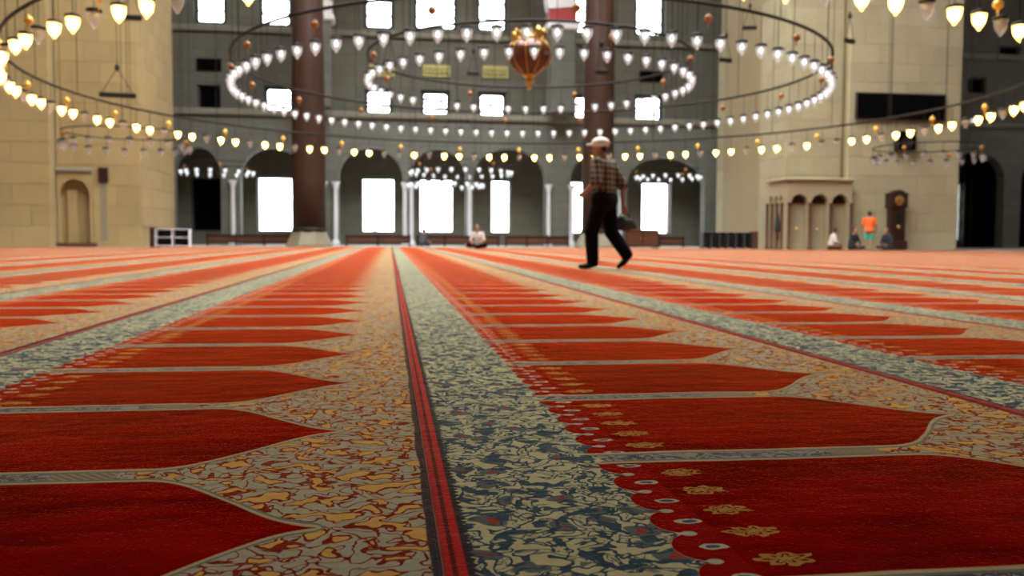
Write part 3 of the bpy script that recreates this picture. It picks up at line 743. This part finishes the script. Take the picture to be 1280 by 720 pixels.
# ------------------------------------------------------------------ people
def capsule(mb, a, b, ra, rb, n=10):
    bm = bmesh.new(); a = Vector(a); b = Vector(b)
    for p, r in ((a, ra), (b, rb)):
        for i in range(1, 6):
            ph = PI*i/6
            for k in range(n):
                th = 2*PI*k/n; bm.verts.new(p + Vector((math.sin(ph)*math.cos(th), math.sin(ph)*math.sin(th), math.cos(ph)))*r)
        bm.verts.new(p+Vector((0, 0, r))); bm.verts.new(p-Vector((0, 0, r)))
    res = bmesh.ops.convex_hull(bm, input=bm.verts[:])
    bmesh.ops.delete(bm, geom=[e for e in res['geom_interior'] if isinstance(e, bmesh.types.BMVert)], context='VERTS')
    bm.verts.index_update(); mb.add([v.co for v in bm.verts], [[v.index for v in f.verts] for f in bm.faces]); bm.free()
def ellip(mb, c, r, rot=None, n=14):
    vs = []; fs = []; c = Vector(c); R = rot or Matrix.Identity(3)
    for i in range(n+1):
        ph = PI*i/n
        for k in range(n):
            th = 2*PI*k/n
            vs.append(c + R @ Vector((r[0]*math.sin(ph)*math.cos(th), r[1]*math.sin(ph)*math.sin(th), r[2]*math.cos(ph))))
    for i in range(n):
        for k in range(n): fs.append((i*n+k, i*n+(k+1) % n, (i+1)*n+(k+1) % n, (i+1)*n+k))
    mb.add(vs, fs)
def fuse(name, mb, mat, parent, voxel, smooth=4):
    """one continuous skin over the joined volumes"""
    me = mb.mesh(name); o = bpy.data.objects.new(name, me); COL.objects.link(o)
    m = o.modifiers.new('r', 'REMESH'); m.mode = 'VOXEL'; m.voxel_size = voxel
    s = o.modifiers.new('s', 'SMOOTH'); s.iterations = smooth; s.factor = .5
    dg = bpy.context.evaluated_depsgraph_get(); ev = o.evaluated_get(dg)
    nm = bpy.data.meshes.new_from_object(ev); bpy.data.objects.remove(o); nm.name = name
    nm.materials.clear(); nm.polygons.foreach_set('use_smooth', [True]*len(nm.polygons)); nm.update()
    return link(name, nm, mat, parent)
simple('skin', (.34, .17, .10), .55, var=.06, vs=20); simple('hair', (.012, .009, .008), .6)
simple('black_cloth', (.004, .004, .006), .9, Specular_IOR_Level=.1); simple('cap_cloth', (.86, .80, .70), .8, var=.06)
simple('white_cloth', (.55, .47, .42), .85); simple('grey_cloth', (.07, .065, .075), .85); simple('orange_cloth', (.85, .13, .015), .8)
simple('turquoise_cloth', (.05, .42, .30), .8); simple('dark_cloth', (.015, .015, .02), .85); simple('bag_cloth', (.010, .012, .016), .6)
def plaid():
    t = NT('plaid_cloth'); x, y, z = t.sep(t.coord())
    sq = lambda q, s, wdt: t.step(((q*s).fract()-.5).abs(), wdt, wdt-.05)
    a = (x*.7+y*.7)
    l1 = sq(a, 14.0, .30); l2 = sq(z, 14.0, .30)
    f = (l1+l2)*.5
    c = t.mix(f, (.25, .205, .14), (.018, .017, .016))
    t.bsdf(c, .9, 0, t.bump(t.noise(t.coord(), 22, 2), .4, .02)); MAT['plaid'] = t.m
plaid()
def V(*a): return Vector(a)
def person(name, loc, rz, J, wear, label, voxel=.012, hands=True):
    """J: joints in the person's own frame, x forward, y left; wear: dict garment -> material"""
    t = thing(name, loc, label, 'person', rz=rz)
    b = MB(); hd = V(*J['head']); nk = V(*J['neck']); ch = V(*J['chest']); pv = V(*J['pelvis'])
    yawh = Matrix.Rotation(J.get('face', 0), 3, 'Z')
    H = lambda x, y, z: hd + yawh @ V(x, y, z)
    ellip(b, H(-.01, 0, .025), (.098, .077, .10), yawh); ellip(b, H(.018, 0, -.045), (.072, .060, .078), yawh)
    capsule(b, H(.092, 0, .0), H(.112, 0, -.035), .010, .016)            # nose
    capsule(b, H(.078, -.022, -.072), H(.078, .022, -.072), .012, .012)   # mouth
    capsule(b, H(.07, 0, -.105), H(.06, 0, -.10), .024, .024)             # chin
    for s in (-1, 1):
        ellip(b, H(-.008, s*.078, -.01), (.022, .011, .034), yawh)        # ears
    capsule(b, H(-.02, 0, -.06), nk, .055, .058); capsule(b, nk, ch, .07, .10)
    capsule(b, ch, pv, .125, .12)
    lat = V(0, 1, 0)
    sh = MB(); tr = MB(); sl = {}; bk = wear.get('loose', 0)
    capsule(sh, ch+V(0, .07, .06), ch+V(0, -.07, .06), .125, .125); capsule(sh, ch+lat*.05, pv+lat*.05, .135, .135); capsule(sh, ch-lat*.05, pv-lat*.05, .135, .135)
    capsule(sh, nk-V(0, 0, .03), ch, .075, .12)
    wz = V(0, 0, wear.get('waist', 0)); wr_ = .158 if wear.get('waist') else .135
    capsule(tr, pv+lat*.07+wz, pv-lat*.07+wz, wr_, wr_)
    if wear.get('untucked'): capsule(sh, pv+lat*.06+V(0, 0, -.03), pv-lat*.06+V(0, 0, -.03), .15, .15)
    for s, k in ((1, 'L'), (-1, 'R')):
        so_, el, wr = V(*J['sh'+k]), V(*J['el'+k]), V(*J['wr'+k]); hp, kn, an, toe = (V(*J[q+k]) for q in ('hp', 'kn', 'an', 'toe'))
        capsule(b, so_, el, .050, .042); capsule(b, el, wr, .043, .028); capsule(b, ch, so_, .09, .055)
        capsule(b, hp, kn, .080, .055); capsule(b, kn, an, .055, .038); capsule(b, pv, hp, .11, .085)
        capsule(sh, ch+V(0, 0, .05), so_, .10, .072)
        q = wear.get('sleeve', .9)
        capsule(sh, so_, so_.lerp(el, min(q, 1)), .068+bk, .062+bk)
        if q > 1: capsule(sh, el, el.lerp(wr, q-1), .060, .048)
        q = wear.get('legs', 1.95)
        capsule(tr, hp, hp.lerp(kn, min(q, 1)), .098+bk, .080+bk)
        capsule(tr, pv, hp, .13, .10)
        if q > 1: capsule(tr, kn, kn.lerp(an, q-1), .078+bk, .066+bk)
        # hand: palm, four fingers, thumb
        d = (wr-el).normalized(); side = d.cross(V(0, 1, 0)); side = side.normalized() if side.length > .05 else V(1, 0, 0)
        curl = d.cross(side).normalized()*(-1 if s > 0 else 1); base = wr + d*.03
        capsule(b, wr, wr+d*.085, .026, .032)
        if hands:
            for fi, (o_, L) in enumerate(((-.030, .062), (-.010, .074), (.010, .070), (.028, .055))):
                p0 = wr + d*.095 + side*o_; p1 = p0 + d*L*.55 + curl*.012; p2 = p1 + d*L*.35 + curl*.032
                capsule(b, p0, p1, .0095, .009, 8); capsule(b, p1, p2, .009, .0075, 8)
            p0 = wr + d*.045 - side*.03; p1 = p0 + d*.04 - side*.028 + curl*.015; capsule(b, p0, p1, .012, .010, 8); capsule(b, p1, p1+d*.03+curl*.012, .010, .008, 8)
        fd = (toe-an); fm = an + V(0, 0, -.04)
        capsule(b, an, toe, .036, .024)
        sm = MB(); capsule(sm, an+V(0, 0, -.035)-fd.normalized()*.045, an+fd*.45+V(0, 0, -.03), .042, .040); capsule(sm, an+fd*.45+V(0, 0, -.03), toe, .040, .030)
        sl[k] = sm
    fuse('body', b, 'skin', t, voxel*.75)
    fuse('shirt', sh, wear['shirt'], t, voxel)
    fuse('shorts' if wear.get('legs', 2) < 1.4 else 'trousers', tr, wear['trousers'], t, voxel)
    if wear.get('shoe'):
        for k in sl: fuse('shoe', sl[k], wear['shoe'], t, voxel)
    h = MB()
    if wear.get('cap'):
        ellip(h, H(-.012, 0, .065), (.125, .104, .082), yawh)
        capsule(h, H(.09, -.05, .05), H(.09, .05, .05), .018, .018); capsule(h, H(.15, -.03, .042), H(.15, .03, .042), .010, .010)
        m2 = MB(); ellip(m2, H(.11, 0, .047), (.075, .075, .014), yawh)
        fuse('cap', h, wear['cap'], t, voxel*.7); fuse('cap_brim', m2, wear['cap'], t, voxel*.5, 2)
        h = MB(); ellip(h, H(-.055, 0, .0), (.062, .076, .06), yawh)
        fuse('hair', h, wear['hair'], t, voxel)
    else:
        ellip(h, H(-.028, 0, .045), (.098, .086, .092), yawh); ellip(h, H(-.05, 0, .0), (.072, .082, .08), yawh)
        fuse('hair', h, wear.get('hair', 'hair'), t, voxel)
    for s in (-1, 1):
        e = MB(); ellip(e, H(.080, s*.030, .0), (.010, .014, .008), yawh, 8); obj('eye', e, 'ink', t, smooth=True)
    return t
walk = dict(head=(.08, 0, 1.595), neck=(.035, 0, 1.45), chest=(.02, 0, 1.27), pelvis=(0, 0, .96), face=.25,
    shL=(.03, .185, 1.39), elL=(-.01, .275, 1.14), wrL=(.17, .17, 1.04),
    shR=(.01, -.185, 1.39), elR=(-.13, -.25, 1.12), wrR=(-.14, -.27, .87),
    hpL=(0, .095, .90), knL=(.14, .095, .50), anL=(.12, .085, .095), toeL=(.30, .10, .035),
    hpR=(0, -.095, .90), knR=(-.06, -.095, .49), anR=(-.30, -.085, .185), toeR=(-.17, -.09, .035))
man = person('person', (2.80, 11.36, .015), math.radians(140), walk, dict(shirt='plaid', trousers='black_cloth', shoe='shoe_black', cap='cap_cloth', hair='hair', sleeve=1.1, waist=-.045, loose=.018),
    'walking person in a checked shirt, black trousers and pale flat cap', .011)
# the bag hanging from the walking person's hand
rz = math.radians(140); hx, hy = -.14, -.28
wx, wy = 2.80 + hx*math.cos(rz)-hy*math.sin(rz), 11.36 + hx*math.sin(rz)+hy*math.cos(rz)
bgt = thing('hand_bag', (wx+.02, wy, .55), 'black soft bag carried in the walking person\'s hand', 'bag', rz=.3)
bm_ = MB(); ellip(bm_, (.0, 0, .06), (.17, .06, .09)); ellip(bm_, (-.07, 0, .11), (.08, .05, .07)); capsule(bm_, (.08, 0, .10), (.17, .0, .02), .05, .03)
fuse('body', bm_, 'bag_cloth', bgt, .012)
obj('handle', MB().tube([(-.09, 0, .14), (-.06, 0, .20), (0, 0, .22), (.06, 0, .20), (.09, 0, .13)], .012, 6), 'bag_cloth', bgt, smooth=True)

def seated(lean=0.0, face=0.0, arms=0):
    return dict(head=(.10+lean, 0, .80), neck=(.04+lean*.8, 0, .655), chest=(.0+lean*.5, 0, .47), pelvis=(-.06, 0, .15), face=face,
        shL=(.03+lean*.8, .18, .59), elL=(.10, .26, .34), wrL=(.28, .16, .25), shR=(.03+lean*.8, -.18, .59), elR=(.10, -.26, .34), wrR=(.28, -.16, .25),
        hpL=(-.03, .10, .13), knL=(.22, .34, .14), anL=(.34, -.02, .075), toeL=(.36, -.16, .05),
        hpR=(-.03, -.10, .13), knR=(.22, -.34, .14), anR=(.24, .04, .075), toeR=(.22, .18, .05))
person('person', (3.28, 33.0, .015), math.radians(250), seated(.04, .3), dict(shirt='white_cloth', trousers='black_cloth', sleeve=.9), 'person in a pale shirt and black trousers seated alone on the carpet', .014)
person('person', (1.62, 44.6, .0), math.radians(20), seated(.0, .2), dict(shirt='grey_cloth', trousers='dark_cloth', sleeve=1.8), 'person in grey seated before the middle tall window', .016)
person('person', (17.55, 33.2, .015), math.radians(-20), seated(.05, .2), dict(shirt='white_cloth', trousers='brown_wood', sleeve=1.6), 'person in a pale top seated by the fountain bays', .016)
person('person', (19.05, 34.3, .015), math.radians(-70), seated(.0, -.2), dict(shirt='dark_cloth', trousers='dark_cloth', sleeve=1.8), 'person in dark clothes seated between the pale top and the orange shirt', .016)
person('person', (20.2, 33.6, .015), math.radians(200), seated(.04, .1), dict(shirt='dark_cloth', trousers='dark_cloth', sleeve=1.8), 'person in dark clothes seated beside the longcase clock', .016)
stand = dict(head=(.03, 0, 1.50), neck=(.0, 0, 1.36), chest=(.0, 0, 1.18), pelvis=(0, 0, .86), face=0,
    shL=(0, .19, 1.29), elL=(.02, .27, 1.03), wrL=(.10, .25, .82), shR=(0, -.19, 1.29), elR=(.02, -.27, 1.03), wrR=(.10, -.25, .82),
    hpL=(0, .09, .82), knL=(.02, .10, .45), anL=(-.02, .10, .075), toeL=(.15, .12, .035), hpR=(0, -.09, .82), knR=(.02, -.10, .45), anR=(-.02, -.10, .075), toeR=(.15, -.12, .035))
person('person', (19.75, 34.3, .015), math.radians(60), stand, dict(shirt='orange_cloth', trousers='turquoise_cloth', sleeve=.85, legs=.95, untucked=True), 'standing person in a bright orange shirt and turquoise shorts', .016)
# dark coat on the fountain's side bay
ct = thing('coat', (16.82, 36.7, .78), 'dark coat hanging on the side bays of the fountain', 'coat')
m = MB(); capsule(m, (0, 0, .70), (0, 0, .30), .07, .12); capsule(m, (0, 0, .3), (0, .02, .1), .12, .13)
fuse('cloth', m, 'dark_cloth', ct, .02); obj('hook', MB().tube([(.12, 0, .80), (0, 0, .80), (0, 0, .74)], .015, 6), 'iron', ct)
